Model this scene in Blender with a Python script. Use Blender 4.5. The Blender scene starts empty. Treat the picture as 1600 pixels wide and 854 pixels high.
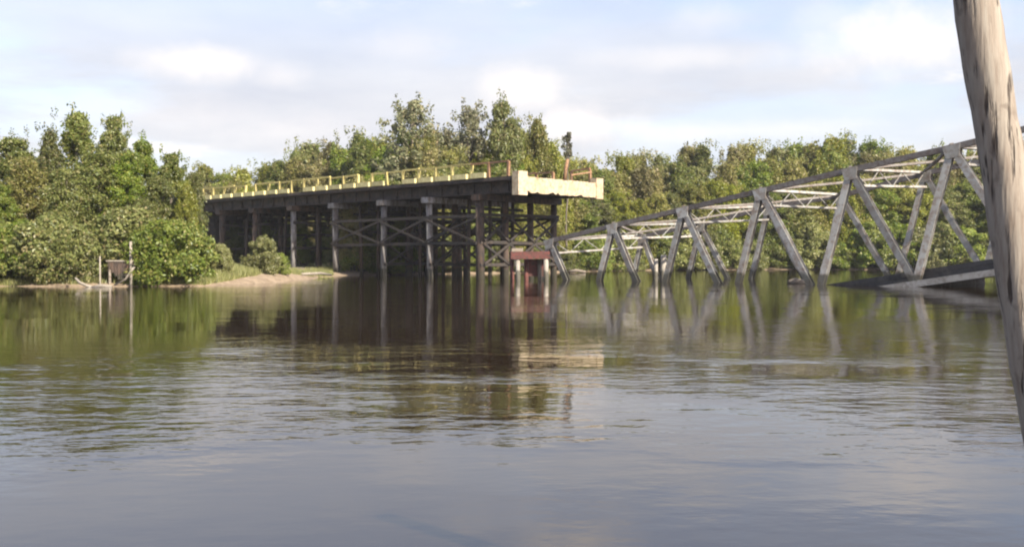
import bpy, math, random
import numpy as np
from mathutils import Vector, Matrix

# ------------------------------------------------------------------ camera, sky, sun
S = bpy.context.scene
COL = S.collection
F_PX, CX, YH, CAM_H = 1537.0, 800.0, 403.0, 1.355      # focal length in photo pixels, centre, horizon row, eye height
SUN_AZ, SUN_EL = math.radians(-48.0), math.radians(38.0)  # azimuth from +X towards +Y

cam_d = bpy.data.cameras.new('camera'); cam = bpy.data.objects.new('camera', cam_d); COL.objects.link(cam)
cam_d.sensor_fit = 'HORIZONTAL'; cam_d.sensor_width = 36.0; cam_d.lens = 36.0*F_PX/1600.0
cam_d.clip_start = 0.05; cam_d.clip_end = 9000.0
cam.location = (0, 0, CAM_H)
cam.rotation_euler = (math.radians(90) - math.atan((427.0-YH)/F_PX), 0, 0)
S.camera = cam

W = bpy.data.worlds.new('World'); S.world = W; W.use_nodes = True
def build_world():
    nt = W.node_tree; nt.nodes.clear(); N = nt.nodes.new; L = nt.links.new
    out = N('ShaderNodeOutputWorld'); bg = N('ShaderNodeBackground'); L(bg.outputs[0], out.inputs[0])
    bg.inputs[1].default_value = 0.10
    sky = N('ShaderNodeTexSky'); sky.sky_type = 'NISHITA'; sky.sun_disc = False
    sky.sun_elevation = SUN_EL; sky.sun_rotation = math.pi/2 - SUN_AZ
    sky.air_density = 1.0; sky.dust_density = 1.5
    tc = N('ShaderNodeTexCoord'); sep = N('ShaderNodeSeparateXYZ'); L(tc.outputs['Generated'], sep.inputs[0])
    def math_(op, a, b=None, clamp=False):
        m = N('ShaderNodeMath'); m.operation = op; m.use_clamp = clamp
        for i, v in enumerate((a, b)):
            if v is None: continue
            if isinstance(v, (int, float)): m.inputs[i].default_value = v
            else: L(v, m.inputs[i])
        return m.outputs[0]
    zc = math_('ADD', math_('MAXIMUM', sep.outputs[2], 0.0), 0.10)
    comb = N('ShaderNodeCombineXYZ'); L(math_('DIVIDE', sep.outputs[0], zc), comb.inputs[0]); L(math_('DIVIDE', sep.outputs[1], zc), comb.inputs[1])
    def noise(scale, detail, rough, vec=None, off=(0, 0, 0)):
        mp = N('ShaderNodeMapping'); mp.inputs['Location'].default_value = off; L(vec or comb.outputs[0], mp.inputs[0])
        n = N('ShaderNodeTexNoise'); n.inputs['Scale'].default_value = scale; n.inputs['Detail'].default_value = detail
        n.inputs['Roughness'].default_value = rough; L(mp.outputs[0], n.inputs['Vector']); return n.outputs['Fac']
    def ramp(v, a, b):
        r = N('ShaderNodeMapRange'); r.interpolation_type = 'SMOOTHSTEP'; r.inputs[1].default_value = a; r.inputs[2].default_value = b
        L(v, r.inputs[0]); return r.outputs[0]
    veil = ramp(noise(0.55, 6, 0.55, off=(3.1, 1.7, 0)), 0.22, 0.52)       # thin sheet cloud
    puff = ramp(noise(1.1, 7, 0.6, off=(8.3, 4.2, 0)), 0.58, 0.76)         # brighter heaps
    veil = math_('MULTIPLY', veil, math_('ADD', math_('MULTIPLY', ramp(sep.outputs[2], 0.42, 0.14),   .88), .12))    # more open blue overhead
    horizon = ramp(sep.outputs[2], 0.34, 0.05)                              # layers seen edge-on close up near the horizon
    veil = math_('MAXIMUM', veil, math_('MULTIPLY', horizon, 0.92))
    # the single sunlit heaps in view: (pixel x, pixel y, half width, half height)
    d = tc.outputs['Generated']
    wob = noise(16.0, 5, 0.6, vec=d)
    for (px, py, hw, hh, k) in ((1405, 62, 105, 52, .95), (1300, 30, 60, 30, .3), (312, 98, 80, 22, .8), (440, 118, 40, 20, .35), (820, 140, 60, 36, .85), (905, 196, 85, 30, .9), (1060, 92, 150, 18, .35), (640, 70, 80, 22, .25), (1100, 30, 60, 24, .3), (240, 180, 170, 26, .3), (1150, 205, 220, 16, .4), (470,205,130,25,.35)):
        v = Vector((px-CX, F_PX, YH-py)).normalized()
        right = Vector((v.y, -v.x, 0)).normalized(); up = right.cross(v)
        def dot(vec, s):
            vm = N('ShaderNodeVectorMath'); vm.operation = 'DOT_PRODUCT'; L(d, vm.inputs[0]); vm.inputs[1].default_value = vec
            return math_('DIVIDE', vm.outputs['Value'], s)
        a = dot(right, hw/F_PX); b = dot(up, hh/F_PX)
        r2 = math_('ADD', math_('MULTIPLY', a, a), math_('MULTIPLY', b, b))
        r2 = math_('ADD', math_('SQRT', r2), math_('MULTIPLY', math_('SUBTRACT', wob, 0.5), 2.2))
        fr = dot(v, 1.0)
        m = math_('MULTIPLY', ramp(r2, 1.55, -0.1), math_('GREATER_THAN', fr, 0.3))
        puff = math_('MAXIMUM', puff, math_('MULTIPLY', m, k))
    shade = noise(0.9, 5, 0.6, off=(1.3, 9.2, 0))
    cr = N('ShaderNodeValToRGB'); L(shade, cr.inputs[0])
    cr.color_ramp.elements[0].position = 0.3; cr.color_ramp.elements[0].color = (3.15, 3.17, 3.5, 1)
    cr.color_ramp.elements[1].position = 0.7; cr.color_ramp.elements[1].color = (4.1, 4.0, 4.05, 1)
    dm = N('ShaderNodeMix'); dm.data_type = 'RGBA'; dm.blend_type = 'MULTIPLY'; dm.inputs[0].default_value = 1; L(sky.outputs[0], dm.inputs[6]); dm.inputs[7].default_value = (1.3, 1.25, 1.3, 1); dimsky = dm.outputs[2]
    m1 = N('ShaderNodeMix'); m1.data_type = 'RGBA'; L(math_('MULTIPLY', veil, 0.93), m1.inputs[0])
    L(dimsky, m1.inputs[6]); L(cr.outputs[0], m1.inputs[7])
    m2 = N('ShaderNodeMix'); m2.data_type = 'RGBA'; L(math_('MULTIPLY', puff, 0.9), m2.inputs[0])
    L(m1.outputs[2], m2.inputs[6]); m2.inputs[7].default_value = (5.7, 5.3, 5.0, 1)
    L(m2.outputs[2], bg.inputs[0])
build_world()

sd = bpy.data.lights.new('sun', 'SUN'); sd.energy = 5.0; sd.angle = math.radians(0.6); sd.color = (1.0, 0.93, 0.80)
sun = bpy.data.objects.new('sun', sd); COL.objects.link(sun); sun.location = (60, -40, 60)
SV = Vector((math.cos(SUN_AZ)*math.cos(SUN_EL), math.sin(SUN_AZ)*math.cos(SUN_EL), math.sin(SUN_EL)))
sun.rotation_euler = (-SV).to_track_quat('-Z', 'Y').to_euler()
S.view_settings.view_transform = 'Standard'; S.view_settings.look = 'None'
S.view_settings.exposure = 1.15; S.view_settings.gamma = 1.0; S.view_settings.use_curve_mapping = False
S.render.engine = 'CYCLES'; S.cycles.filter_width = 2.1

# ------------------------------------------------------------------ helpers
rnd = random.Random(7)
def px2w(px, d): return (px-CX)/F_PX*d
def z_at(py, d): return CAM_H + (YH-py)/F_PX*d

def material(name, base, rough=0.8, var=None, scale=3.0, stretch=(1, 1, 1), bump=0.0, bscale=20.0, rnd_obj=0.0, lo=.4, hi=.62, metal=0.0, tide=0.0):
    m = bpy.data.materials.new(name); m.use_nodes = True; nt = m.node_tree; N = nt.nodes.new; L = nt.links.new
    b = nt.nodes['Principled BSDF']; b.inputs['Roughness'].default_value = rough; b.inputs['Base Color'].default_value = (*base, 1)
    b.inputs['Metallic'].default_value = metal
    tc = N('ShaderNodeTexCoord'); mp = N('ShaderNodeMapping'); L(tc.outputs['Object'], mp.inputs[0]); mp.inputs['Scale'].default_value = stretch
    col = None
    if var:
        for k, (c2, sc) in enumerate(zip(var, (scale, scale*3.3))):
            n = N('ShaderNodeTexNoise'); n.inputs['Scale'].default_value = sc; n.inputs['Detail'].default_value = 6; n.inputs['Roughness'].default_value = .65
            L(mp.outputs[0], n.inputs['Vector'])
            r = N('ShaderNodeMapRange'); r.inputs[1].default_value = lo; r.inputs[2].default_value = hi; L(n.outputs['Fac'], r.inputs[0])
            x = N('ShaderNodeMix'); x.data_type = 'RGBA'; L(r.outputs[0], x.inputs[0])
            if col is None: x.inputs[6].default_value = (*base, 1)
            else: L(col, x.inputs[6])
            x.inputs[7].default_value = (*c2, 1); col = x.outputs[2]
        L(col, b.inputs['Base Color'])
    if rnd_obj and col is not None:
        oi = N('ShaderNodeObjectInfo'); r = N('ShaderNodeMapRange'); L(oi.outputs['Random'], r.inputs[0]); r.inputs[3].default_value = 1-rnd_obj; r.inputs[4].default_value = 1+rnd_obj
        hs = N('ShaderNodeHueSaturation'); L(col, hs.inputs['Color']); L(r.outputs[0], hs.inputs['Value']); L(hs.outputs[0], b.inputs['Base Color'])
    if tide:      # wet weed-stained band above the waterline
        sp = N('ShaderNodeSeparateXYZ'); L(tc.outputs['Object'], sp.inputs[0]); n = N('ShaderNodeTexNoise'); n.inputs['Scale'].default_value = 3.0; L(tc.outputs['Object'], n.inputs['Vector'])
        ad = N('ShaderNodeMath'); ad.operation = 'MULTIPLY_ADD'; L(n.outputs['Fac'], ad.inputs[0]); ad.inputs[1].default_value = -.5; L(sp.outputs[2], ad.inputs[2])
        r = N('ShaderNodeMapRange'); r.inputs[1].default_value = tide-.25; r.inputs[2].default_value = tide-.1; r.inputs[3].default_value = .8; r.inputs[4].default_value = 0; L(ad.outputs[0], r.inputs[0])
        x = N('ShaderNodeMix'); x.data_type = 'RGBA'; L(r.outputs[0], x.inputs[0]); L(b.inputs['Base Color'].links[0].from_socket, x.inputs[6]); x.inputs[7].default_value = (.035, .032, .018, 1); L(x.outputs[2], b.inputs['Base Color'])
    if bump:
        n = N('ShaderNodeTexNoise'); n.inputs['Scale'].default_value = bscale; n.inputs['Detail'].default_value = 5; L(mp.outputs[0], n.inputs['Vector'])
        bp = N('ShaderNodeBump'); bp.inputs['Distance'].default_value = bump; L(n.outputs['Fac'], bp.inputs['Height']); L(bp.outputs[0], b.inputs['Normal'])
    return m

def leaf_material(name, cols, obj_var=.25):
    m = bpy.data.materials.new(name); m.use_nodes = True; nt = m.node_tree; N = nt.nodes.new; L = nt.links.new
    nt.nodes.clear(); out = N('ShaderNodeOutputMaterial')
    g = N('ShaderNodeNewGeometry'); cr = N('ShaderNodeValToRGB'); L(g.outputs['Random Per Island'], cr.inputs[0])
    e = cr.color_ramp.elements
    while len(e) < len(cols): e.new(0.5)
    for i, c in enumerate(cols): e[i].position = i/(len(cols)-1); e[i].color = (*c, 1)
    oi = N('ShaderNodeObjectInfo')
    def mr(a, b, src):
        r = N('ShaderNodeMapRange'); r.inputs[3].default_value = a; r.inputs[4].default_value = b; L(src, r.inputs[0]); return r.outputs[0]
    hs = N('ShaderNodeHueSaturation'); L(cr.outputs[0], hs.inputs['Color']); L(mr(1-obj_var, 1+obj_var, oi.outputs['Random']), hs.inputs['Value'])
    n = N('ShaderNodeMath'); n.operation = 'FRACT'; k = N('ShaderNodeMath'); k.operation = 'MULTIPLY'; k.inputs[1].default_value = 7.13
    L(oi.outputs['Random'], k.inputs[0]); L(k.outputs[0], n.inputs[0]); L(mr(.475, .515, n.outputs[0]), hs.inputs['Hue']); L(mr(.8, 1.1, n.outputs[0]), hs.inputs['Saturation'])
    d = N('ShaderNodeBsdfDiffuse'); t = N('ShaderNodeBsdfTranslucent'); L(hs.outputs[0], d.inputs[0]); L(hs.outputs[0], t.inputs[0])
    gl = N('ShaderNodeBsdfGlossy'); gl.inputs['Roughness'].default_value = .45; gl.inputs[0].default_value = (.6, .6, .6, 1)
    m1 = N('ShaderNodeMixShader'); m1.inputs[0].default_value = .5; L(d.outputs[0], m1.inputs[1]); L(t.outputs[0], m1.inputs[2])
    m2 = N('ShaderNodeMixShader'); m2.inputs[0].default_value = .035; L(m1.outputs[0], m2.inputs[1]); L(gl.outputs[0], m2.inputs[2])
    L(m2.outputs[0], out.inputs[0]); return m

M = {
 'steel': material('galvanised_steel', (.34, .33, .30), .7, ((.235, .205, .17), (.15, .085, .05)), 1.0, bump=.01, rnd_obj=.22, lo=.45, hi=.75, metal=.1, tide=.5),
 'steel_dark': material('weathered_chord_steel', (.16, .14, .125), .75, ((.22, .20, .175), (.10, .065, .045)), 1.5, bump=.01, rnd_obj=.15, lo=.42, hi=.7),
 'asphalt': material('dark_deck_asphalt', (.05, .045, .042), .75, ((.075, .065, .055), (.03, .027, .025)), 1.0, bump=.02),  # dark mottled tone on deck tops and truss kerbs
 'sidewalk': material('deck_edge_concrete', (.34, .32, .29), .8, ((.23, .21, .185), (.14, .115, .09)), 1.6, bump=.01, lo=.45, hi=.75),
 'girder': material('dark_girder_steel', (.058, .045, .040), .8, ((.10, .07, .05), (.03, .025, .024)), .8, bump=.01),
 'cream': material('cream_painted_concrete', (.47, .385, .26), .85, ((.39, .29, .17), (.22, .12, .06)), 1.1, bump=.02, lo=.46, hi=.74),
 'yellow': material('pale_yellow_painted_concrete', (.50, .42, .15), .85, ((.40, .32, .11), (.20, .14, .06)), 2.0, bump=.01, rnd_obj=.2, lo=.48, hi=.75),
 'kerb': material('pale_kerb_paint', (.62, .55, .27), .85, ((.50, .42, .18), (.28, .20, .09)), 2.0, bump=.01, rnd_obj=.2, lo=.48, hi=.75),
 'rust': material('rusty_steel', (.22, .10, .05), .9, ((.15, .07, .04), (.30, .19, .10)), 3.0, bump=.01, rnd_obj=.2),
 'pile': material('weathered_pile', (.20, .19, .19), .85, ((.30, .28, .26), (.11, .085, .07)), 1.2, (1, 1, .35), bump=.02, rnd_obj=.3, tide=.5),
 'pile_dark': material('rusted_and_shade_dark_pile', (.075, .05, .035), .85, ((.11, .065, .04), (.035, .025, .02)), 1.2, (1, 1, .4), bump=.02, rnd_obj=.2, tide=.5),
 'brace': material('dark_brace', (.034, .028, .023), .85, ((.06, .04, .028), (.022, .019, .016)), 2.0, rnd_obj=.2),
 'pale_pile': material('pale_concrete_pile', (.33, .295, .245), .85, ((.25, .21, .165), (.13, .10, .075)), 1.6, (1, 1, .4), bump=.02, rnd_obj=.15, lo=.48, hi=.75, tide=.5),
 'red_cap': material('red_brown_cap', (.15, .038, .03), .85, ((.11, .032, .025), (.06, .03, .022)), 2.0, bump=.02, rnd_obj=.1),
 'abut': material('dark_abutment', (.055, .052, .055), .9, ((.04, .038, .04), (.075, .06, .05)), .8, bump=.03),
 'timber': material('grey_timber', (.17, .135, .10), .85, ((.10, .075, .055), (.22, .185, .145)), 2.5, bump=.01, rnd_obj=.25),
 'timber_pale': material('bleached_timber', (.26, .225, .18), .85, ((.19, .155, .12), (.12, .09, .065)), 2.5, bump=.01, rnd_obj=.15, lo=.48, hi=.75),
 'bark': material('mangrove_bark', (.13, .105, .08), .9, ((.19, .16, .125), (.07, .055, .04)), 2.5, (1, 1, .3), bump=.02, rnd_obj=.2),
}
M['leaf'] = leaf_material('mangrove_leaves', ((.085, .115, .020), (.13, .17, .026), (.175, .215, .036), (.24, .265, .052), (.27, .23, .07)))
M['leaf_olive'] = leaf_material('olive_leaves', ((.135, .15, .027), (.205, .22, .036), (.27, .27, .048), (.33, .315, .068), (.32, .25, .085)))
M['leaf_grey'] = leaf_material('wispy_grey_leaves', ((.12, .13, .065), (.17, .18, .085), (.23, .225, .11), (.26, .22, .13)))
M['leaf_bush'] = leaf_material('bush_leaves', ((.14, .175, .035), (.21, .25, .05), (.29, .31, .07), (.36, .35, .11)))

class MB:
    def __init__(s): s.v = []; s.f = []
    def add(s, vs, fs):
        o = len(s.v); s.v += [tuple(v) for v in vs]; s.f += [tuple(i+o for i in f) for f in fs]; return s
    def hexa(s, P):   # 8 corners: bottom 4 ccw, top 4 ccw
        return s.add(P, [(3, 2, 1, 0), (4, 5, 6, 7), (0, 1, 5, 4), (1, 2, 6, 5), (2, 3, 7, 6), (3, 0, 4, 7)])
    def bar(s, p0, p1, side, w, h, off=(0, 0)):
        p0 = Vector(p0); p1 = Vector(p1); ax = (p1-p0).normalized(); sd = Vector(side); sd = (sd-ax*sd.dot(ax)).normalized(); up = ax.cross(sd)
        P = []
        for (a, b) in ((-1, -1), (1, -1), (1, 1), (-1, 1)):
            P.append(sd*(a*w/2+off[0]) + up*(b*h/2+off[1]))
        return s.hexa([p0+q for q in P] + [p1+q for q in P])
    def hsec(s, p0, p1, side, flange, depth, t):      # flanges face `side`
        s.bar(p0, p1, side, t, flange, (depth/2-t/2, 0)); s.bar(p0, p1, side, t, flange, (-depth/2+t/2, 0))
        return s.bar(p0, p1, side, depth-2*t, t)
    def tube(s, pts, rad, n=8, cap=True):
        pts = [Vector(p) for p in pts]; rings = []
        for i, p in enumerate(pts):
            ax = (pts[min(i+1, len(pts)-1)]-pts[max(i-1, 0)]).normalized()
            ref = Vector((1, 0, 0)) if abs(ax.x) < .8 else Vector((0, 1, 0))
            a = (ref-ax*ref.dot(ax)).normalized(); b = ax.cross(a)
            rings.append([p+(a*math.cos(2*math.pi*k/n)+b*math.sin(2*math.pi*k/n))*rad[i] for k in range(n)])
        vs = [v for r in rings for v in r]; fs = []
        for i in range(len(pts)-1):
            for k in range(n): fs.append((i*n+k, i*n+(k+1) % n, (i+1)*n+(k+1) % n, (i+1)*n+k))
        if cap: fs += [tuple(range(n-1, -1, -1)), tuple((len(pts)-1)*n+k for k in range(n))]
        return s.add(vs, fs)
    def build(s, name, mat, parent=None, smooth=False):
        o0 = root_loc(parent); me = bpy.data.meshes.new(name)
        me.from_pydata([(v[0]-o0[0], v[1]-o0[1], v[2]-o0[2]) for v in s.v], [], s.f); me.update()
        if smooth: me.polygons.foreach_set('use_smooth', [True]*len(me.polygons))
        me.materials.append(M[mat] if isinstance(mat, str) else mat)
        o = bpy.data.objects.new(name, me); COL.objects.link(o); o.parent = parent; return o
def root_loc(p):
    l = Vector((0, 0, 0))
    while p is not None: l = l+p.location; p = p.parent
    return l
def tag(o, label, cat, group=None):
    o['label'] = label; o['category'] = cat
    if group: o['group'] = group
    return o
def thing(name, label, cat, loc=(0, 0, 0), group=None):
    o = bpy.data.objects.new(name, None); COL.objects.link(o); o.location = loc; o.empty_display_size = .3
    return tag(o, label, cat, group)
def copy_part(src, name, parent, mat4):      # shares mesh data
    o = bpy.data.objects.new(name, src.data); COL.objects.link(o); o.parent = parent; o.matrix_local = mat4; return o

# ------------------------------------------------------------------ setting: ground, water
SHORE_PX = [(-900, 45), (-300, 46), (0, 47), (150, 47), (320, 47.5), (345, 50), (400, 55), (450, 63), (515, 72), (545, 77), (640, 81), (740, 85), (870, 93), (930, 100), (1010, 108), (1250, 116), (1600, 112), (2100, 96)]
SHORE = np.array([(-4000, 120)] + [(px2w(p, d), d) for p, d in SHORE_PX] + [(4000, 400)], float)
def signed_dist(X, Y):
    P = np.stack([X, Y], -1); best = np.full(X.shape, 1e9)
    for a, b in zip(SHORE[:-1], SHORE[1:]):
        ab = b-a; t = np.clip(((P-a)@ab)/(ab@ab), 0, 1); q = a+t[..., None]*ab
        best = np.minimum(best, np.hypot(P[..., 0]-q[..., 0], P[..., 1]-q[..., 1]))
    poly = np.vstack([SHORE, [(4000, 9000), (-4000, 9000)]]); ins = np.zeros(X.shape, bool)
    for a, b in zip(poly, np.roll(poly, -1, 0)):
        if a[1] == b[1]: continue
        c = ((a[1] > Y) != (b[1] > Y)) & (X < (b[0]-a[0])*(Y-a[1])/(b[1]-a[1])+a[0]); ins ^= c
    return np.where(ins | (np.abs(X) >= 3999) & (Y > 300), best, -best)
def wob(X, Y, s=1.0):
    return (np.sin(X*.9*s+1.3)*np.sin(Y*.7*s+.4)+.6*np.sin(X*2.1*s+Y*1.3*s)+.5*np.sin(X*.37*s-Y*.51*s+2))/2.1
def ground_z(X, Y):
    X = np.asarray(X, float); Y = np.asarray(Y, float)
    s = signed_dist(X, Y)+wob(X, Y)*.5
    z = np.where(s > 0, .75*(1-np.exp(-s/4.0))+.06*wob(X, Y, 2)*np.clip(s, 0, 1), np.maximum(-3.0, s*.22))
    z = z+np.where(s > -1, .45*np.exp(-((X+14.5)/5.0)**2-((Y-59)/7.0)**2), 0)
    near = -Y-2.5
    return np.maximum(z, np.where(near > 0, .8*(1-np.exp(-near/4)), np.maximum(-3.0, near*.22)))
def gz(x, y): return float(ground_z(np.array([x]), np.array([y]))[0])

def make_ground():
    def axis(a, b, step, far):
        c = np.arange(a, b+.01, step); g = step*1.3**np.arange(1, 60); g = np.cumsum(g); g = g[g < far]
        return np.concatenate([(a-g)[::-1], c, b+g])
    xs = axis(-60, 90, 1.0, 3800); ys = axis(34, 134, 1.0, 3800)
    X, Y = np.meshgrid(xs, ys); Z = ground_z(X, Y); nx, ny = len(xs), len(ys)
    me = bpy.data.meshes.new('ground'); v = np.stack([X, Y, Z], -1).reshape(-1, 3)
    idx = np.arange(nx*ny).reshape(ny, nx); q = np.stack([idx[:-1, :-1], idx[:-1, 1:], idx[1:, 1:], idx[1:, :-1]], -1).reshape(-1, 4)
    me.from_pydata(v.tolist(), [], q.tolist()); me.update(); me.polygons.foreach_set('use_smooth', [True]*len(me.polygons))
    m = material('bank_soil', (.21, .15, .092), .95, ((.14, .10, .06), (.27, .20, .13)), .7, bump=.05, bscale=6)
    nt = m.node_tree; N = nt.nodes.new; L = nt.links.new; b = nt.nodes['Principled BSDF']
    src = b.inputs['Base Color'].links[0].from_socket
    sep = N('ShaderNodeSeparateXYZ'); tc = N('ShaderNodeTexCoord'); L(tc.outputs['Object'], sep.inputs[0])
    r = N('ShaderNodeMapRange'); r.inputs[1].default_value = .42; r.inputs[2].default_value = .66; L(sep.outputs[2], r.inputs[0])   # soil turns to leaf litter and moss inland
    x = N('ShaderNodeMix'); x.data_type = 'RGBA'; L(r.outputs[0], x.inputs[0]); L(src, x.inputs[6]); x.inputs[7].default_value = (.075, .075, .03, 1); L(x.outputs[2], b.inputs['Base Color'])
    me.materials.append(m); o = bpy.data.objects.new('ground', me); COL.objects.link(o); o['kind'] = 'structure'
make_ground()

def make_water():
    m = bpy.data.materials.new('river_water'); m.use_nodes = True; nt = m.node_tree; N = nt.nodes.new; L = nt.links.new
    b = nt.nodes['Principled BSDF']; b.inputs['Base Color'].default_value = (.017, .010, .0045, 1); b.inputs['Roughness'].default_value = .035; b.inputs['IOR'].default_value = 1.5
    tc = N('ShaderNodeTexCoord')
    def noise(scale, detail, stretch, rot=0.0, rough=.5):
        mp = N('ShaderNodeMapping'); mp.inputs['Scale'].default_value = stretch; mp.inputs['Rotation'].default_value = (0, 0, rot); L(tc.outputs['Object'], mp.inputs[0])
        n = N('ShaderNodeTexNoise'); n.inputs['Scale'].default_value = scale; n.inputs['Detail'].default_value = detail; n.inputs['Roughness'].default_value = rough
        L(mp.outputs[0], n.inputs['Vector']); return n.outputs['Fac']
    def mul(a, k):
        x = N('ShaderNodeMath'); x.operation = 'MULTIPLY'; L(a, x.inputs[0])
        if isinstance(k, float): x.inputs[1].default_value = k
        else: L(k, x.inputs[1])
        return x.outputs[0]
    def add(a, c):
        x = N('ShaderNodeMath'); x.operation = 'ADD'; L(a, x.inputs[0]); L(c, x.inputs[1]); return x.outputs[0]
    patch = N('ShaderNodeMapRange'); patch.interpolation_type = 'SMOOTHSTEP'; patch.inputs[1].default_value = .44; patch.inputs[2].default_value = .62; patch.inputs[3].default_value = .12; patch.inputs[4].default_value = .6
    L(noise(.055, 3, (1, 1.6, 1), .3), patch.inputs[0])                       # cat's-paws: breeze touches some patches
    sy = N('ShaderNodeSeparateXYZ'); L(tc.outputs['Object'], sy.inputs[0])
    wv = add(mul(noise(.16, 3, (1, 1, 1), .1), 9.0), sy.outputs[1])          # wavy edges of the breeze lane that runs across the river
    def lane(a, c):
        r = N('ShaderNodeMapRange'); r.interpolation_type = 'SMOOTHSTEP'; r.inputs[1].default_value = a; r.inputs[2].default_value = c; L(wv, r.inputs[0]); return r.outputs[0]
    gust = N('ShaderNodeMapRange'); gust.interpolation_type = 'SMOOTHSTEP'; gust.inputs[1].default_value = .40; gust.inputs[2].default_value = .64; gust.inputs[3].default_value = .06; L(noise(.22, 4, (1, 1.6, 1), .2), gust.inputs[0])
    ln = mul(mul(lane(9.0, 12.5), lane(23.5, 15.5)), gust.outputs[0])
    h = add(mul(noise(1.0, 2, (1, 2.0, 1), .2), .014), mul(noise(3.2, 3, (1, 1.7, 1), -.25), .012))
    h = add(mul(h, add(patch.outputs[0], mul(ln, 1.0))), mul(noise(.25, 2, (1, 1.3, 1), .5), .012))
    bp = N('ShaderNodeBump'); bp.inputs['Distance'].default_value = 1.0; bp.inputs['Strength'].default_value = 1.0; L(h, bp.inputs['Height']); L(bp.outputs[0], b.inputs['Normal'])
    mb = MB(); R = 3790
    mb.add([(-R, -R, 0), (R, -R, 0), (R, R, 0), (-R, R, 0)], [(0, 1, 2, 3)])
    o = mb.build('river_water', m); o['kind'] = 'structure'
make_water()

# ------------------------------------------------------------------ approach viaduct
TH = .749
A_ = Vector((math.cos(TH), -math.sin(TH), 0)); N_ = Vector((math.sin(TH), math.cos(TH), 0))   # along the bridge to the right, across it to the far side
C0 = Vector((.21, 64.0, 0))
def V(t, w, z): return C0 - A_*t + N_*w + Vector((0, 0, z))
DW = 8.9; DZ = 6.72
def tbox(mb, t0, t1, w0, w1, z0, z1):
    return mb.hexa([V(t0, w0, z0), V(t1, w0, z0), V(t1, w1, z0), V(t0, w1, z0), V(t0, w0, z1), V(t1, w0, z1), V(t1, w1, z1), V(t0, w1, z1)][::1])
def flip(mb):  # t runs against A_, so turn the faces outwards
    mb.f = [f[::-1] for f in mb.f]; return mb

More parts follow.
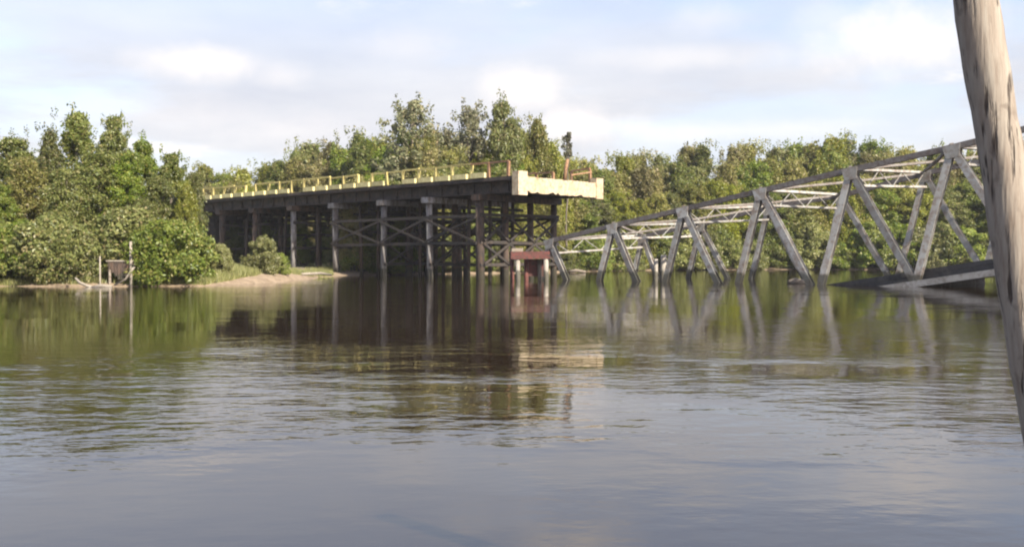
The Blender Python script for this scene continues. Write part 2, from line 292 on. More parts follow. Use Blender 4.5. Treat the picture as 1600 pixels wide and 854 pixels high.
def viaduct():
    root = thing('approach_viaduct', 'concrete deck on dark braced piles with pale yellow railing, ending in a cut cream face', 'viaduct', (C0.x, C0.y, 0))
    LEN = 43.0
    flip(tbox(MB(), .1, LEN, 0, DW, DZ-.24, DZ)).build('deck_slab', 'girder', root)
    tb = flip(tbox(MB(), .3, LEN, .45, DW-.45, DZ+.004, DZ+.03)).build('road_surface', 'asphalt', root)
    eb = MB(); nseg = 36; er = random.Random(9); vs = []
    for i in range(nseg+1):
        w = .3+(DW-.6)*i/nseg; bt = .07 if er.random() < .1 else 0; bb = .10 if er.random() < .15 else 0
        zt, zb = DZ-.02-abs(er.gauss(0, .01))-bt, 5.62+abs(er.gauss(0, .02))+bb; o = er.gauss(0, .008)
        vs += [V(-.25+o, w, zb), V(-.25+o, w, zt), V(.098, w, zt), V(.098, w, zb)]
    fs = [(0, 1, 2, 3), tuple(4*nseg+q for q in (3, 2, 1, 0))]
    for i in range(nseg):
        for q in range(4): fs.append((4*i+q, 4*(i+1)+q, 4*(i+1)+(q+1) % 4, 4*i+(q+1) % 4))
    eb.add(vs, fs); e = eb.build('end_beam', 'cream', root)
    for (w0, w1) in ((-.03, .85), (DW-.75, DW+.03)):
        flip(tbox(MB(), -.31, .25, w0, w1, 5.46 if w0 < 1 else 5.55, DZ+.30)).build('end_block', 'cream', e)
    for k in range(4):
        w = .75+k*(DW-1.5)/3
        g = MB(); g.hsec(V(.3, w, 6.08), V(LEN, w, 6.08), (0, 0, 1), .36, .78, .05); go = g.build('girder', 'girder', root)
        if k == 0:
            for q in range(26):
                tq = 1.2+q*1.62; sm = MB(); sm.bar(V(tq, w-.17, 6.08), V(tq, w-.03, 6.08), A_, .03, .66); sm.build('stiffener', 'girder', go)
    k = 0
    # railing: posts, rails and kerb blocks on both edges
    sp = 1.75
    for side, w in ((0, .14), (1, DW-.14)):
        pm = MB(); pm.bar(Vector((0, 0, 0)), Vector((0, 0, 1.0)), A_, .17, .17)
        km = MB(); km.bar(A_*-.66, A_*.66, N_, .32, .34)
        posts = None; kerb = None
        n = int((LEN-.5)/sp)
        for i in range(n+1):
            t = .75+i*sp; rusty = i < (2 if side == 0 else 4)
            lean = Matrix.Rotation(rnd.gauss(0, .06), 4, A_) @ Matrix.Rotation(rnd.gauss(0, .05), 4, N_)
            nm = 'post_r%d' % rusty
            mat4 = Matrix.Translation(V(t, w, DZ+.002)-root.location) @ lean
            key = (side, rusty)
            src = _rail.get(key)
            if src is None:
                me = MB(); me.v, me.f = pm.v, pm.f; o = me.build('railing_post', 'rust' if rusty else 'yellow'); o.parent = root; o.matrix_local = mat4; _rail[key] = o
            else: copy_part(src, 'railing_post', root, mat4)
            mk = Matrix.Translation(V(t+sp/2, w-.09 if side == 0 else w+.09, DZ+.175+rnd.uniform(-.01, .01))-root.location) @ Matrix.Rotation(rnd.gauss(0, .012), 4, Vector((0, 0, 1)))
            if i < n and not (i in (0, 6, 13)):
                if kerb is None:
                    me = MB(); me.v, me.f = km.v, km.f; kerb = me.build('kerb_block', 'kerb'); kerb.parent = root; kerb.matrix_local = mk
                else: copy_part(kerb, 'kerb_block', root, mk)
            if i < n:
                for zz, hh in ((.985, .13),) if i % 4 != 2 else ((.975, .12), ):
                    r = MB(); d0, d1 = rnd.gauss(0, .035), rnd.gauss(0, .035)
                    if (side == 1 and i in (1, 5)) or (side == 0 and i in (8, 17)): continue
                    r.bar(V(t+.0, w, DZ+zz+d0), V(t+sp, w, DZ+zz+d1), N_, .12, hh); r.build('top_rail', 'rust' if rusty else 'yellow', root)
    # loose rusty post at the broken end
    r = MB(); r.tube([V(.5, 5.6, DZ+.03), V(.45, 5.65, DZ+.8), V(.35, 5.75, DZ+1.5)], [.13, .12, .10]); r.build('rusty_stub_post', 'rust', root, True)
    r = MB(); r.bar(V(.6, 6.4, DZ+.45), V(.5, 8.6, DZ+.8), (0, 0, 1), .1, .1); r.build('rusty_loose_rail', 'rust', root)
    # bents
    bents = [3.8, 8.9, 13.9, 19.9, 25.6, 31.3, 36.8]; ws = [.55, 3.1, 5.7, 8.3]
    for bi, t in enumerate(bents):
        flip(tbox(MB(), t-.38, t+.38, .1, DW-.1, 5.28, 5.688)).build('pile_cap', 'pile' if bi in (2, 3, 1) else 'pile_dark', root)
        for wi, w in enumerate(ws):
            p = V(t, w, 0); zb = min(gz(p.x, p.y)-.6, -.6)
            rr = .30 if bi == 0 and wi == 0 else .235
            jit = Vector((rnd.gauss(0, .04), rnd.gauss(0, .04), 0))
            mb = MB(); mb.tube([p+Vector((0, 0, zb))+jit, p+Vector((0, 0, 2.4))+jit*.5, p+Vector((0, 0, 5.28))], [rr, rr, rr], 12)
            mb.build('pile', 'pile_dark' if bi in (0, 5, 6) or (wi > 0 and bi != 3) else 'pile', root, True)  # rusty end bent; landward piles take a darker colour for the shade under the deck
        for z in ((4.30, 2.45, .9) if bi < 3 else (4.3, 2.2)):
            mb = MB(); mb.bar(V(t-.27, .35, z), V(t-.27, DW-.35, z+rnd.gauss(0, .04)), A_, .10, .22); mb.build('horizontal_brace', 'brace', root)
        for a, b in ((0, 1), (1, 2), (2, 3)):
            if bi > 3: break
            for (z0, z1) in (((4.2, 2.55), (2.35, .95)) if bi < 3 else ((4.2, 2.3),)):
                for s in (0, 1):
                    if rnd.random() < .12: continue
                    q0, q1 = (z0, z1) if s == 0 else (z1, z0)
                    mb = MB(); off = -.38 if s == 0 else -.47
                    mb.bar(V(t+off, ws[a], q0), V(t+off, ws[b], q1), A_, .07, .16); mb.build('diagonal_brace', 'brace', root)
    for t in (6.4, 11.5, 16.4, 18.2, 22.0, 23.8, 27.6, 29.4, 33.2, 35.0, 38.6):     # slim dark posts added to make the space under the deck denser and darker
        for w in (2.0, 4.4, 7.0):
            p = V(t+rnd.gauss(0, .15), w+rnd.gauss(0, .2), 0); q = p+Vector((rnd.gauss(0, .12), rnd.gauss(0, .12), 0))
            mb = MB(); mb.tube([p+Vector((0, 0, min(gz(p.x, p.y)-.6, -.6))), q+Vector((0, 0, 5.5))], [.15, .13], 8); mb.build('dark_fill_post', 'pile_dark', root, True)
        for z in (3.3, 4.9):
            mb = MB(); mb.bar(V(t+.2, 1.2, z+rnd.gauss(0, .1)), V(t+.2, 8.0, z+rnd.gauss(0, .1)), A_, .09, .2); mb.build('horizontal_brace', 'brace', root)
    for i in range(3):     # bracing along the near and far pile rows
        for w in (ws[0], ws[3]):
            for z in (4.22, 2.38):
                mb = MB(); mb.bar(V(bents[i], w-.34, z), V(bents[i+1], w-.34, z+rnd.gauss(0, .03)), N_, .1, .2); mb.build('horizontal_brace', 'brace', root)
            for s in (0, 1):
                q = (4.1, 2.5) if s == 0 else (2.5, 4.1)
                mb = MB(); mb.bar(V(bents[i], w-.45-.09*s, q[0]), V(bents[i+1], w-.45-.09*s, q[1]), N_, .07, .15); mb.build('diagonal_brace', 'brace', root)
    # abutment
    ab = thing('abutment_wall', 'dark concrete abutment wall under the landward end of the deck', 'wall', V(41, 4.4, .3))
    flip(tbox(MB(), 40.2, 42.8, -.4, DW+.4, -.5, 5.40)).build('wall', 'abut', ab)
    flip(tbox(MB(), 42.85, 51, -.4, .2, -.5, 6.4)).build('wing_wall', 'abut', ab)
    flip(tbox(MB(), 42.85, 51, DW-.2, DW+.4, -.5, 6.4)).build('wing_wall', 'abut', ab)
    em = MB(); vs = []
    for t in (43.1, 95): vs += [V(t, -.9 if t > 60 else .24, 6.7), V(t, DW+.9 if t > 60 else DW-.24, 6.7), V(t, DW+7 if t > 60 else DW-.24, -.4), V(t, -7 if t > 60 else .24, -.4)]
    em.add(vs, [(0, 1, 2, 3), (7, 6, 5, 4), (0, 4, 5, 1), (1, 5, 6, 2), (3, 7, 4, 0)])
    o = em.build('road_embankment', material('embankment_earth', (.09, .085, .04), .95, ((.06, .075, .025), (.16, .11, .07)), .5, bump=.05)); o['kind'] = 'structure'
_rail = {}
viaduct()

# ------------------------------------------------------------------ collapsed truss
PH, TOPH, PAN, WID = .164, 6.13, 5.0, 9.9
ax = Vector((math.cos(TH)*math.cos(PH), -math.sin(TH)*math.cos(PH), math.sin(PH)))
up0 = ax.cross(N_)*-1.0
if up0.z < 0: up0 = -up0
ROLL_F = .035
cr_ = (N_*math.cos(ROLL_F)+Vector((0, 0, 1))*math.sin(ROLL_F)).normalized()      # across the deck, far side a little higher
upt = (up0*math.cos(.068)+N_*math.sin(.068)).normalized()
T0 = Vector((2.44, 62.68, 2.50))
tr = random.Random(3)
_sag = {}
def Tn(i, far):
    k = (i, far)
    if k not in _sag: _sag[k] = Vector((tr.gauss(0, .05), tr.gauss(0, .05), tr.gauss(0, .06)+(.12 if far and i in (2, 4) else 0)))
    return T0+ax*(PAN*i)+(cr_*WID if far else Vector())+_sag[k]
def Bn(i, far): return T0+ax*(PAN*(i-.5))-upt*TOPH+(cr_*WID if far else Vector())
def truss():
    root = thing('collapsed_truss_bridge', 'grey steel truss span fallen with its left end under water', 'bridge', (T0.x, T0.y, 0))
    NT = 8
    for far in (0, 1):
        for i in range(NT-1):
            m = MB(); m.bar(Tn(i, far), Tn(i+1, far), cr_, .32, .27); m.build('top_chord', 'steel_dark', root)
        for i in range(NT):
            for j in (i, i+1):
                a, b = Tn(i, far), Bn(j, far); d = (b-a).normalized()
                m = MB(); fl = .33 if not far else .28
                md = a.lerp(b, .45)+(ax*tr.gauss(0, .07 if far else .03)+cr_*tr.gauss(0, .05)); m.hsec(a+d*.12, md, cr_, fl, .30, .03); m.hsec(md, b-d*.05, cr_, fl, .30, .03); m.build('diagonal', 'steel', root)
            for s in (-1, 1):      # gusset plates on both faces of the node
                c = Tn(i, far)+cr_*(s*.175); g = MB()
                P = [c+ax*(-.42)+upt*.11, c+ax*.42+upt*.11, c+ax*.30-upt*.50, c-ax*.30-upt*.50]
                g.hexa([p-cr_*.012 for p in P]+[p+cr_*.012 for p in P]); g.build('gusset_plate', 'steel', root)
        for j in range(NT):
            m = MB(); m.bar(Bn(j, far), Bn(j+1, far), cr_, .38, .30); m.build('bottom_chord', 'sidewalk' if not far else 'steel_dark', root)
    for i in range(NT):
        a, b = Tn(i, 0)+cr_*.21, Tn(i, 1)-cr_*.21; lo = -upt*.80
        m = MB(); m.bar(a+upt*.05, b+upt*.05, upt, .13, .18); st = m.build('top_strut', 'steel', root)
        m = MB(); m.bar(a+lo, b+lo, upt, .11, .16); m.build('lower_strut', 'steel', root)
        nb = 6
        for q in range(nb):
            p0 = a.lerp(b, (q+.02)/nb); p1 = a.lerp(b, (q+.98)/nb)
            s, e = (p0, p1+lo) if q % 2 == 0 else (p0+lo, p1)
            m = MB(); m.bar(s, e, ax, .04, .04); m.build('lattice_bar', 'steel', st)
        if i < NT-1:
            for s in (0, 1):
                p, q = Tn(i, s), Tn(i+1, 1-s)
                o_ = upt*(.02+.14*s); md = p.lerp(q, .5)+upt*tr.uniform(-.22, .02)+ax*tr.gauss(0, .12); m = MB(); m.bar(p+o_, md+o_, upt, .12, .16); m.bar(md+o_, q+o_, upt, .12, .16); m.build('lateral_brace', 'steel_dark', root)
    for j in range(NT+1):
        m = MB(); m.hsec(Bn(j, 0)+cr_*.2-upt*.25, Bn(j, 1)-cr_*.2-upt*.25, upt, .30, .75, .04); m.build('cross_beam', 'steel_dark', root)
    # deck slab between the trusses, with kerbs and a pale near walkway edge
    s0, s1 = -2.4, PAN*(NT-.5)-.1
    def D(s, w, z): return T0-upt*TOPH+ax*s+cr_*w+upt*z
    def dbox(s0, s1, w0, w1, z0, z1):
        m = MB(); m.hexa([D(s0, w0, z0), D(s1, w0, z0), D(s1, w1, z0), D(s0, w1, z0), D(s0, w0, z1), D(s1, w0, z1), D(s1, w1, z1), D(s0, w1, z1)]); return m
    dbox(s0, s1, .35, WID-.35, .16, .40).build('deck_slab', 'asphalt', root)
    for w0 in (.32, WID-.62): dbox(s0, s1, w0, w0+.30, .404, .62).build('kerb', 'asphalt', root)
    for k in range(5):
        w = 1.4+k*(WID-2.8)/4; m = MB(); m.bar(D(s0, w, -.02), D(s1, w, -.02), upt, .33, .16); m.build('stringer', 'steel_dark', root)
truss()

# ------------------------------------------------------------------ piers and piles standing in the water
def pier():
    d = 60.5; x0, x1 = px2w(797, d), px2w(858, d); cx_ = (x0+x1)/2
    root = thing('low_pile_pier', 'low pier with red brown cap on pale piles beside the fallen truss end', 'pier', (cx_, d+.6, 0))
    m = MB(); m.bar((x0, d+.3, 1.52), (x1, d+.55, 1.55), (0, 1, 0), 1.0, .46); cap = m.build('pier_cap', 'red_cap', root)
    m = MB(); m.bar((x0+.05, d+.35, 1.86), (x0+.75, d+.45, 1.86), (0, 1, 0), .7, .20); m.build('bearing_block', 'timber', cap)
    m = MB(); m.bar((x0+1.15, d+.95, .75), (x1-.25, d+1.0, .75), (0, 1, 0), .10, 1.05); m.build('back_plank', 'red_cap', root)
    for (px, dd, rr, mt) in ((809, d+.05, .15, 'pale_pile'), (853, d+.2, .16, 'pale_pile'), (822, d+.9, .14, 'red_cap'), (843, d+.75, .13, 'timber'), (800, d+.75, .13, 'red_cap')):
        x = px2w(px, dd); m = MB(); m.tube([(x, dd, -2.2), (x+.02, dd, 0), (x, dd, 1.29)], [rr, rr, rr*.95], 10); m.build('pile', mt, root, True)
pier()
for (px, d, top, r_, lab) in ((1024, 59.0, 1.30, .13, 'thinner left pile of the pale pair standing in water inside the truss'), (1036, 59.6, 1.55, .19, 'thicker right pile of the pale pair standing in water inside the truss')):
    x = px2w(px, d); m = MB(); m.tube([(x, d, -2.4), (x+.02, d, 0), (x+.03, d, top-.05), (x+.03, d, top)], [r_, r_, r_*.97, r_*.8], 10)
    tag(m.build('old_pile', 'pale_pile', None, True), lab, 'pile', 'old piles under the truss')

# ------------------------------------------------------------------ foreground pole
def pole():
    pts = []; rad = []; pr = random.Random(5)
    ctrl = [(-2.6, 2.19, 2.84)] + [(z_at(py, dd), px2w(px, dd), dd) for px, py, dd in ((1676, 900, 2.84), (1631, 650, 2.86), (1588, 400, 2.88), (1556, 200, 2.9), (1521, 0, 2.92))] + [(2.34, 1.332, 2.93)]
    zs = [c[0] for c in ctrl]; n = 110
    for k in range(n+1):
        z = -2.6+4.94*k/n
        x = np.interp(z, zs, [c[1] for c in ctrl]); y = np.interp(z, zs, [c[2] for c in ctrl])
        pts.append(Vector((x+.0025*math.sin(z*9)+pr.gauss(0, .0006), y, z))); rad.append(.0625-.0022*(z-1.5)+.0016*math.sin(z*13+1)+.001*math.sin(z*31))
    mb = MB(); N = 40; mb.tube(pts, rad, N)
    vs = []
    for i, v in enumerate(mb.v):      # flutes, knots
        v = Vector(v); c = pts[i//N]; ang = 2*math.pi*(i % N)/N; z = c.z
        k = 1+.018*math.sin(ang*3+z*1.2)+.010*math.sin(ang*7-z*2.1)+pr.gauss(0, .004)
        for (ka, kz) in ((4.3, 1.62), (5.3, 2.05), (3.8, 1.15), (4.9, .8), (5.6, 1.4)):
            da = math.atan2(math.sin(ang-ka), math.cos(ang-ka)); k += .07*math.exp(-(da/.25)**2-((z-kz)/.025)**2)
        vs.append(c+(v-c)*k)
    mb.v = [tuple(v) for v in vs]
    m = material('weathered_pole_wood', (.25, .20, .155), .9, ((.15, .11, .08), (.30, .26, .21)), 14.0, (1, 1, .10), lo=.38, hi=.66)
    nt = m.node_tree; Nn = nt.nodes.new; L = nt.links.new; b = nt.nodes['Principled BSDF']
    tc = Nn('ShaderNodeTexCoord'); hs = []
    for sc, st in ((46, .07), (120, .10), (22, .8)):
        mp = Nn('ShaderNodeMapping'); mp.inputs['Scale'].default_value = (1, 1, st); mp.inputs['Rotation'].default_value = (0, -.14, 0); L(tc.outputs['Object'], mp.inputs[0])
        n = Nn('ShaderNodeTexNoise'); n.inputs['Scale'].default_value = sc; n.inputs['Detail'].default_value = 4; L(mp.outputs[0], n.inputs['Vector']); hs.append(n.outputs['Fac'])
    r = Nn('ShaderNodeMapRange'); r.inputs[1].default_value = .36; r.inputs[2].default_value = .43; L(hs[0], r.inputs[0])         # drying cracks
    r2 = Nn('ShaderNodeMapRange'); r2.inputs[1].default_value = .60; r2.inputs[2].default_value = .70; r2.inputs[3].default_value = 1; r2.inputs[4].default_value = .45; L(hs[2], r2.inputs[0])   # dark blotches
    x = Nn('ShaderNodeMix'); x.data_type = 'RGBA'; L(r.outputs[0], x.inputs[0]); x.inputs[6].default_value = (.055, .04, .03, 1); L(b.inputs['Base Color'].links[0].from_socket, x.inputs[7])
    y = Nn('ShaderNodeMix'); y.data_type = 'RGBA'; L(r2.outputs[0], y.inputs[0]); y.inputs[6].default_value = (.11, .08, .06, 1); L(x.outputs[2], y.inputs[7]); L(y.outputs[2], b.inputs['Base Color'])
    ad = Nn('ShaderNodeMath'); ad.operation = 'MULTIPLY_ADD'; L(hs[1], ad.inputs[0]); ad.inputs[1].default_value = .6; L(r.outputs[0], ad.inputs[2])
    bp = Nn('ShaderNodeBump'); bp.inputs['Distance'].default_value = .004; L(ad.outputs[0], bp.inputs['Height']); L(bp.outputs[0], b.inputs['Normal'])
    tag(mb.build('wooden_pole', m, None, True), 'thick weathered wooden pole leaning in the right foreground', 'pole')
pole()

# ------------------------------------------------------------------ trees
def leaf_arrays(centres, radii, per, size, rg, up_bias=.35, flat=.75):
    C = np.repeat(centres, per, 0); R = np.repeat(radii, per)[:, None]; n = len(C)
    d = rg.normal(size=(n, 3)); d /= np.linalg.norm(d, axis=1)[:, None]
    p = C + d*R*(.45+.6*rg.random((n, 1)))*np.array([1, 1, flat])
    nn = d*.8+rg.normal(size=(n, 3))*.55+np.array([0, 0, up_bias]); nn /= np.linalg.norm(nn, axis=1)[:, None]
    a = np.cross(nn, rg.normal(size=(n, 3))); a /= np.linalg.norm(a, axis=1)[:, None]; b = np.cross(nn, a)
    s = size*(.6+.8*rg.random((n, 1)))
    a = a*s*1.35; b = b*s*.72
    return np.stack([p-a, p-b*1.0+a*.1, p+a, p+b+a*.1], 1).reshape(-1, 3)
def leaf_mesh(name, verts, mat):
    n = len(verts)//4; me = bpy.data.meshes.new(name)
    me.vertices.add(4*n); me.vertices.foreach_set('co', verts.astype(np.float32).ravel())
    me.loops.add(4*n); me.loops.foreach_set('vertex_index', np.arange(4*n, dtype=np.int32))
    me.polygons.add(n); me.polygons.foreach_set('loop_start', np.arange(0, 4*n, 4, dtype=np.int32))
    me.update(calc_edges=True); me.materials.append(M[mat]); return me
def tree_proto(kind, seed):
    """10 m tall prototype: (trunk mesh, crown mesh)"""
    rg = np.random.default_rng(seed); H = 10.0
    if kind == 'broad':   nc, Rm, lo, per, cr, size, mat, prof = 85, 2.9, .06, 330, (.52, 1.0), .08, 'leaf', lambda u: (np.clip(u+.25, 0, 1)**.5)*(np.clip(1-u, 0, 1)**.55)*1.25
    elif kind == 'column': nc, Rm, lo, per, cr, size, mat, prof = 105, 1.9, .05, 200, (.30, .66), .08, 'leaf', lambda u: (1-u)**.75*1.0+.10
    elif kind == 'olive': nc, Rm, lo, per, cr, size, mat, prof = 130, 2.5, .05, 170, (.34, .72), .08, 'leaf_olive', lambda u: (np.clip(u+.3, 0, 1)**.5)*((1-u)**.6)*1.2+.05
    elif kind == 'wispy': nc, Rm, lo, per, cr, size, mat, prof = 46, 1.9, .42, 90, (.28, .62), .085, 'leaf_grey', lambda u: np.sin(np.clip(u-.3, 0, 1)/.7*math.pi)**.6*.9+.15
    elif kind == 'slender': nc, Rm, lo, per, cr, size, mat, prof = 15, .75, .80, 60, (.22, .42), .10, 'leaf_grey', lambda u: 1.0*(1-u)+.25
    else:                 nc, Rm, lo, per, cr, size, mat, prof = 60, 6.2, .05, 340, (1.3, 2.2), .215, 'leaf_bush' if kind == 'bush_light' else 'leaf', lambda u: np.sqrt(np.clip(1-u*u, 0, 1))*.95
    u = lo+(1-lo)*rg.random(nc)**(.9 if kind != 'slender' else .7); u = np.minimum(u, .97)
    ang = rg.random(nc)*2*math.pi
    lob = 1+.22*np.sin(ang*2+seed)+.15*np.sin(ang*3+u*5+seed*2)                  # uneven outline
    r = Rm*prof(u)*lob*np.sqrt(.12+.88*rg.random(nc))*.92
    lean = np.array([rg.normal()*.5, rg.normal()*.5])
    c = np.stack([np.cos(ang)*r+lean[0]*u, np.sin(ang)*r+lean[1]*u, u*H], 1)
    rad = rg.uniform(cr[0], cr[1], nc)*(1.1-.35*u); c[:, 2] -= rad*.4*(u > .85)
    lv = [leaf_arrays(c, rad, per, size, rg, flat=1.35 if kind in ('olive', 'column', 'wispy') else .8)]
    # loose sprigs breaking the outline
    k = 40 if kind not in ('slender',) else 6
    su = lo+(1-lo)*rg.random(k); sa = rg.random(k)*2*math.pi; sr = Rm*prof(su)*(1.0+.25*rg.random(k))
    sc = np.stack([np.cos(sa)*sr, np.sin(sa)*sr, su*H+rg.normal(size=k)*.2], 1)
    lv.append(leaf_arrays(sc, np.full(k, .38 if 'bush' not in kind else .9), 22, size, rg))
    if kind in ('column', 'olive', 'broad', 'wispy'):      # shoots standing above the crown
        k = 14; top = np.stack([rg.normal(size=k)*Rm*.35+lean[0], rg.normal(size=k)*Rm*.35+lean[1], H*(.86+.16*rg.random(k))], 1)
        lv.append(leaf_arrays(top, np.full(k, .28), 26, size*.9, rg, flat=1.7))
    crown = leaf_mesh('crown_'+kind, np.concatenate(lv), mat)
    mb = MB(); n = 7; pts = []; rr = []
    r0 = .16 if 'bush' not in kind else .22
    topz = H*.9 if 'bush' not in kind else H*.6
    for q in range(n):
        uu = q/(n-1); pts.append((lean[0]*uu*.9+.12*math.sin(q*1.9+seed), lean[1]*uu*.9+.12*math.cos(q*2.3+seed), -.6+(topz+.6)*uu)); rr.append(r0*(1-.8*uu)+.015)
    mb.tube(pts, rr, 7)
    order = np.argsort(-rad)[:22]
    for q in order:
        e = Vector(c[q]); zz = max(.2, e.z-(1.0+.35*math.hypot(e.x, e.y)))
        uu = min(.98, (zz+.6)/(topz+.6)); b = Vector((lean[0]*uu*.9, lean[1]*uu*.9, -.6+(topz+.6)*uu)); mid = b.lerp(e, .5)+Vector((0, 0, -.15))
        rb = (r0*(1-.8*uu)+.015)*.55; mb.tube([b, mid, e], [rb, rb*.7, .018], 5)
    if kind in ('broad', 'olive', 'column'):      # stilt roots
        for q in range(7):
            a = q*.9+seed; mb.tube([(0.05*math.cos(a), .05*math.sin(a), 1.0+.3*math.sin(q*2)), (.55*math.cos(a), .55*math.sin(a), .75), (1.0*math.cos(a), 1.0*math.sin(a), -.7)], [.05, .045, .035], 5)
    tm = bpy.data.meshes.new('trunk_'+kind); tm.from_pydata([tuple(v) for v in mb.v], [], mb.f); tm.update(); tm.polygons.foreach_set('use_smooth', [True]*len(tm.polygons)); tm.materials.append(M['bark'])
    return tm, crown
PROTO = {k: [tree_proto(k, 11*s+h) for s in range(1, n+1)] for k, n, h in (('broad', 4, 1), ('column', 3, 2), ('olive', 4, 3), ('wispy', 2, 4), ('slender', 1, 5), ('bush', 3, 6), ('bush_light', 2, 7))}
tr2 = random.Random(21)
def tree(kind, x, y, h, wide, label, cat='tree', group=None, name='mangrove_tree', var=None, zoff=0):
    ps = PROTO[kind]; tm, cm = ps[tr2.randrange(len(ps)) if var is None else var]
    root = thing(name, label, cat, (x, y, max(gz(x, y), -.25)+zoff), group); root.rotation_euler.z = tr2.random()*6.283
    s = h/10.0; root.scale = (s*wide, s*wide, s)
    for nm, me in (('trunk' if cat == 'tree' else 'stem', tm), ('crown' if cat == 'tree' else 'foliage', cm)):
        o = bpy.data.objects.new(nm, me); COL.objects.link(o); o.parent = root
    return root
def tree_px(kind, px, d, top, wide, label, **kw):
    x = px2w(px, d); return tree(kind, x, d, z_at(top, d)-max(gz(x, d), -.25), wide, label, **kw)

# trees one can pick out by their outline
tree_px('column', 118, 57, 176, .95, 'tall pointed tree rising highest in the left clump')
tree_px('column', 80, 56, 202, .8, 'spiky narrow tree just left of the tallest one in the left clump')
tree_px('broad', 182, 57, 182, .62, 'rounded grey green treetop beside the tallest tree of the left clump')
tree_px('broad', 272, 54, 240, .78, 'dark rounded tree at the right side of the left clump')
tree_px('broad', 215, 56, 218, .8, 'tree between the rounded treetop and the dark right tree of the left clump')
tree_px('broad', 20, 58, 212, .95, 'tree at the left picture edge in the left clump')
tree_px('wispy', 640, 92, 156, .95, 'thin wispy greyish tree standing above the left part of the viaduct deck', name='wispy_tree')
tree_px('wispy', 738, 94, 168, .85, 'thin wispy tree just left of the tall green tree behind the viaduct', name='wispy_tree')
tree_px('broad', 792, 94, 156, .62, 'tall dense green tree rising highest behind the end of the viaduct')
tree_px('olive', 838, 97, 188, .62, 'sloping green tree on the right shoulder of the tallest tree behind the viaduct')
tree_px('slender', 884, 96, 203, .55, 'bare slender trunk with a small tuft above the cream deck end', name='slender_tree')
tree_px('olive', 862, 98, 222, .7, 'low tree between the tall green tree and the bare slender trunk')

# left clump filling, front row at the water
g1 = 'mangroves of the left clump'; l1 = 'filling mangrove inside the left clump'; CL = []
for px, d, top, w in ((-210, 52, 225, 1.1), (-150, 56, 205, 1.1), (-85, 54, 215, 1.1), (-50, 60, 222, 1.0), (45, 54, 250, 1.1), (105, 51.5, 262, 1.0), (150, 53, 238, 1.1), (240, 51.5, 275, 1.0), (292, 51.0, 288, .75), (195, 53, 255, 1.0), (300, 57, 268, .7), (0, 51, 290, 1.0), (-60, 50.5, 300, 1.0)):
    CL.append((px, d, top, w, tr2.choice(('broad', 'broad', 'olive'))))
g2 = 'leafy shrubs overhanging the left waterline'; l2 = 'shrub overhanging the waterline of the left clump'; CS = []
for px, d, top, w in ((-120, 48.5, 340, 1), (-60, 48.6, 335, 1), (-15, 48.4, 345, 1), (35, 48.7, 350, 1), (75, 48.2, 340, 1), (112, 48.3, 350, 1.0), (140, 48.6, 365, .8), (240, 48.3, 352, .9), (262, 48.4, 345, 1), (292, 48.9, 345, .85), (175, 49.8, 330, 1.0), (205, 50.0, 325, 1.0)):
    CS.append((px, d, top, w))
tree_px('bush_light', 413, 58.5, 370, .92, 'rounded pale green bush on the sandy spit under the viaduct', cat='shrub', name='shrub', var=0)
tree_px('bush_light', 342, 53.5, 382, .72, 'smaller bush at the landward end of the sandy spit', cat='shrub', name='shrub', var=1)
tree_px('bush_light', 438, 61, 396, .8, 'low bush at the foot of the rounded pale bush on the spit', cat='shrub', name='shrub', var=1)

# bank behind the viaduct and the truss: profile of treetops read along the photograph
PROFX = [300, 330, 370, 420, 455, 480, 520, 560, 600, 640, 690, 740, 790, 850, 900, 940, 1000, 1050, 1100, 1150, 1200, 1260, 1310, 1360, 1420, 1480, 1560, 1700, 1900, 2200]
PROFY = [262, 262, 258, 262, 236, 228, 214, 206, 212, 206, 200, 205, 205, 232, 246, 240, 243, 232, 224, 227, 222, 218, 215, 222, 228, 230, 228, 225, 220, 215]
def shore_d(px): return float(np.interp(px, [p for p, d in SHORE_PX], [d for p, d in SHORE_PX]))
LM = [(300, 'left of the first pale pile under the viaduct'), (520, 'over the middle of the viaduct railing'), (620, 'by the wispy tree above the viaduct'), (740, 'around the tall green tree behind the viaduct'), (870, 'behind the cream deck end'), (945, 'behind the first panel of the fallen truss'), (1065, 'behind the second panel of the fallen truss'), (1195, 'behind the third panel of the fallen truss'), (1330, 'behind the fourth panel of the fallen truss'), (1482, 'right of the last truss node before the pole'), (1600, 'beyond the leaning pole')]
def z_max(z, d): return z
NAMED = []      # (kind, px, depth, top, width, phrase, group, category, name); labels are numbered left to right when several share a phrase
ORD = ['leftmost', 'second from left', 'third from left', 'fourth from left', 'fifth from left', 'sixth from left', 'seventh from left', 'eighth from left', 'ninth from left', 'tenth from left', 'eleventh from left', 'twelfth from left', 'thirteenth from left', 'fourteenth from left']
def flush_named():
    by = {}
    for e in NAMED: by.setdefault(e[5], []).append(e)
    for ph, es in by.items():
        es.sort(key=lambda e: e[1])
        for i, (kind, px, d, top, w, _, grp, cat, nm) in enumerate(es):
            lab = ph if len(es) == 1 else ORD[i]+' '+ph
            tree_px(kind, px, d, top, w, lab, group=grp, cat=cat, name=nm)
    NAMED.clear()
for (px, d, top, w, kd) in CL: NAMED.append((kd, px, d, top, w, l1, g1, 'tree', 'mangrove_tree'))
for (px, d, top, w) in CS: NAMED.append(('bush', px, d, top, w, l2, g2, 'shrub', 'shrub'))
flush_named()
ROWN = ['skyline mangrove', 'middle row mangrove', 'front row mangrove']
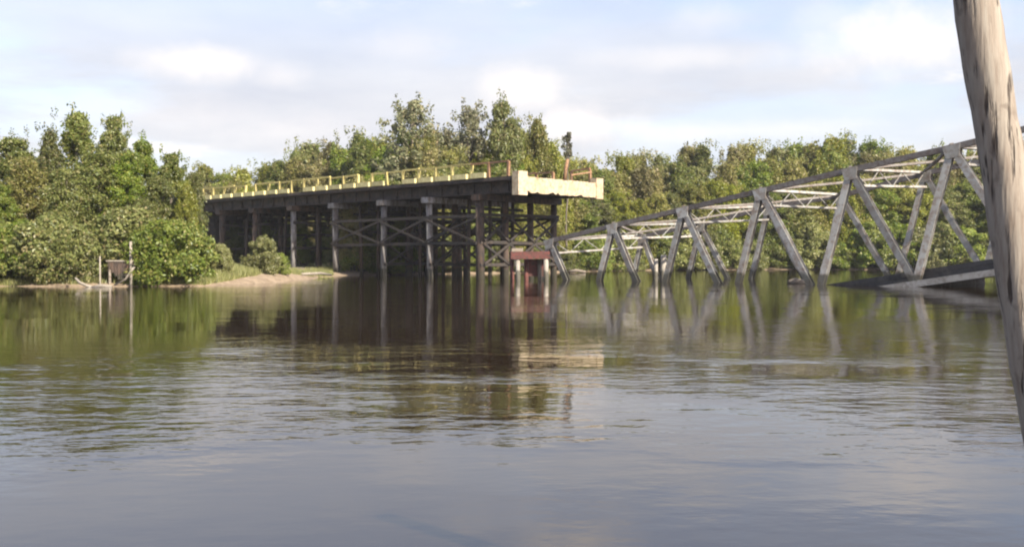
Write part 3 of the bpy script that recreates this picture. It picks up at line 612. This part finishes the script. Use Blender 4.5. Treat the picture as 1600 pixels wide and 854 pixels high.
for row, (dd, step, drop) in enumerate(((13, 29, 0), (7.5, 31, 24), (3.6, 29, 64))):
    px = 318 if row < 2 else 560
    while px < 1760:
        q = px+tr2.uniform(-9, 9); sd_ = max(shore_d(q), 78)
        if q < 640 and row < 2: sd_ = max(sd_, 96+(640-q)*.03)
        d = sd_+dd+tr2.uniform(-1.5, 2.0); top = np.interp(q, PROFX, PROFY)+drop+tr2.uniform(-9, 12)
        kind = tr2.choice(('olive', 'olive', 'column', 'broad') if row == 0 else ('olive', 'broad', 'olive'))
        wid_px = 2*2.5*F_PX/d*(z_at(top, d)/10)
        lm = [n for p, n in LM if p <= max(q, 300)][-1]
        NAMED.append((kind, q, d, top, min(1.35, max(.9, 84/wid_px)), ROWN[row]+' '+lm, 'trees of the far bank', 'tree', 'mangrove_tree'))
        px += step*(1 if px < 1600 else 1.8)
flush_named()
# shrubs at the far waterline
for k in range(36):
    q = 575+k*30+tr2.uniform(-8, 8); d = shore_d(q)+1.2+tr2.uniform(-.3, .8)
    if q > 1620: break
    lm = [n for p, n in LM if p <= q][-1]
    if q < 890: lm = 'under the viaduct deck'
    NAMED.append((tr2.choice(('bush', 'bush_light')) if q > 880 else 'bush', q, d, 403-tr2.uniform(22, 55)*(.7 if q < 880 else 1), tr2.uniform(.85, 1.15), 'waterline shrub '+lm, 'shrubs along the far waterline', 'shrub', 'shrub'))
flush_named()
# shaded thicket under the landward half of the deck
def deck_depth(px):
    k = (px-CX)/F_PX; return 64+.681*(.21-64*k)/(.733+.681*k)
for k, q in enumerate((345, 368, 392, 418, 444, 470, 498, 528, 560, 592, 626)):
    d = deck_depth(q)+(5.5 if k % 2 else 8.0); NAMED.append(('broad', q, d, 403-(z_max(4.6, d)-CAM_H)*F_PX/d, 1.1, 'shaded mangrove in the thicket under the deck', 'mangroves in the thicket under the deck', 'tree', 'mangrove_tree'))
flush_named()

# ------------------------------------------------------------------ landing stage and driftwood at the left bank
def landing():
    d = 47.3; x0, x1 = px2w(168, d), px2w(211, d); zc = 1.22
    root = thing('landing_stage', 'small timber landing with pale upright posts under the left trees', 'landing stage', ((x0+x1)/2, d+.7, 0))
    for k in range(7):
        y = d+k*.2; m = MB(); m.bar((x0+rnd.uniform(-.06, .04), y, zc+rnd.gauss(0, .006)), (x1+rnd.uniform(-.04, .06), y, zc), (0, 1, 0), .17, .06); m.build('plank', 'timber_pale', root)
    for k in range(8):
        xa = x0+.12+k*.15; m = MB(); m.bar((xa, d-.02, .25+abs(k-3.5)*.16), (xa, d-.02, zc-.04), (0, 1, 0), .04, .135); m.build('skirt_board', 'pile_dark', root)
    for y in (d+.08, d+1.15):
        m = MB(); m.bar((x0, y, zc-.12), (x1, y, zc-.12), (0, 1, 0), .1, .16); m.build('joist', 'timber', root)
    for (x, y, zt) in ((x0+.1, d+.02, zc-.2), (x1-.15, d+1.2, zc-.2), (x0+.1, d+1.2, zc-.2)):
        m = MB(); m.tube([(x, y, -.9), (x, y, zt)], [.07, .06], 8); m.build('leg', 'timber', root, True)
    for (x, zt, r_) in ((x1-.16, 2.15, .075), (x0-.32, 1.45, .045)):
        m = MB(); m.tube([(x, d-.10, -.9), (x, d-.10, zt)], [r_, r_*.9], 8); m.build('post', 'timber_pale', root, True)
    m = MB(); m.tube([(x1+.05, d-.22, .95), (x1-.35, d-.24, .35), (x1-.9, d-.24, .06)], [.06, .06, .05], 7); m.build('brace', 'timber_pale', root, True)
landing()
def log(pts, rad, label, name='driftwood_log', mat='timber_pale', cat='log', group=None):
    m = MB(); m.tube(pts, rad, 9); return tag(m.build(name, mat, None, True), label, cat, group)
d = 46.2
log([(px2w(118, d), d, .42), (px2w(126, d), d-.1, .2), (px2w(138, d), d-.15, .06), (px2w(150, d), d-.1, -.05)], [.05, .07, .07, .05], 'curved pale branch dipping into water left of the timber landing')
log([(px2w(148, d), d-.4, -.03), (px2w(163, d), d-.45, .06), (px2w(180, d), d-.4, .02)], [.06, .10, .07], 'pale driftwood log floating in front of the timber landing')
d = 52.5
log([(px2w(1232, d), d, .05), (px2w(1244, d), d+.1, .10), (px2w(1262, d), d, .03)], [.14, .2, .13], 'brown floating log caught at the foot of a truss diagonal', mat='timber')
d = 66.0
log([(px2w(470, d), d+.2, .28), (px2w(500, d+2), d+2.4, .30), (px2w(516, d+4), d+4.4, .15)], [.09, .10, .07], 'bleached log lying on the tip of the sandy spit')
d = 90.0
log([(px2w(888, d), d, .12), (px2w(900, d), d, .22), (px2w(915, d), d, .10)], [.12, .16, .1], 'grey log at the far waterline beyond the left truss end', mat='timber')

# ------------------------------------------------------------------ grass on the banks
def grass():
    rg = np.random.default_rng(4); n = 60000
    px = np.concatenate([rg.uniform(290, 520, n*2//3), rg.uniform(-60, 300, n//3)]); n = len(px)
    sd_ = np.interp(px, [p for p, d in SHORE_PX], [d for p, d in SHORE_PX]); d = sd_+.35+rg.random(n)**1.3*9
    X = (px-CX)/F_PX*d; keep = (wob(X, d, .8)+rg.normal(size=n)*.3) > .12; X, d = X[keep], d[keep]; n = len(X)
    Z = ground_z(X, d); h = rg.uniform(.12, .42, n); a = rg.uniform(0, 6.28, n); l = rg.normal(size=(n, 2))*.12; w = .022
    v = np.zeros((n, 3, 3)); v[:, 0] = np.stack([X-np.cos(a)*w, d-np.sin(a)*w, Z-.03], 1); v[:, 1] = np.stack([X+np.cos(a)*w, d+np.sin(a)*w, Z-.03], 1); v[:, 2] = np.stack([X+l[:, 0], d+l[:, 1], Z+h], 1)
    me = bpy.data.meshes.new('bank_grass'); me.vertices.add(3*n); me.vertices.foreach_set('co', v.astype(np.float32).ravel())
    me.loops.add(3*n); me.loops.foreach_set('vertex_index', np.arange(3*n, dtype=np.int32)); me.polygons.add(n); me.polygons.foreach_set('loop_start', np.arange(0, 3*n, 3, dtype=np.int32)); me.update(calc_edges=True)
    me.materials.append(M['leaf_bush']); o = bpy.data.objects.new('bank_grass', me); COL.objects.link(o)
    o['kind'] = 'stuff'; o['label'] = 'short pale grass on the sandy spit and left bank'; o['category'] = 'grass'
grass()

# ------------------------------------------------------------------ thin haze added to lift the darks and soften contrast
def haze():
    mb = MB(); r = 3990; mb.hexa([(-r, -r, -4.2), (r, -r, -4.2), (r, r, -4.2), (-r, r, -4.2), (-r, -r, 22), (r, -r, 22), (r, r, 22), (-r, r, 22)])
    m = bpy.data.materials.new('haze_air'); m.use_nodes = True; nt = m.node_tree; nt.nodes.clear()
    out = nt.nodes.new('ShaderNodeOutputMaterial'); v = nt.nodes.new('ShaderNodeVolumePrincipled'); v.inputs['Color'].default_value = (.93, .95, 1, 1); v.inputs['Density'].default_value = HAZE
    nt.links.new(v.outputs[0], out.inputs['Volume'])
    o = mb.build('haze', m); o['kind'] = 'stuff'; o['label'] = 'thin pale haze added over the river'; o['category'] = 'haze'
HAZE = .0002
haze()
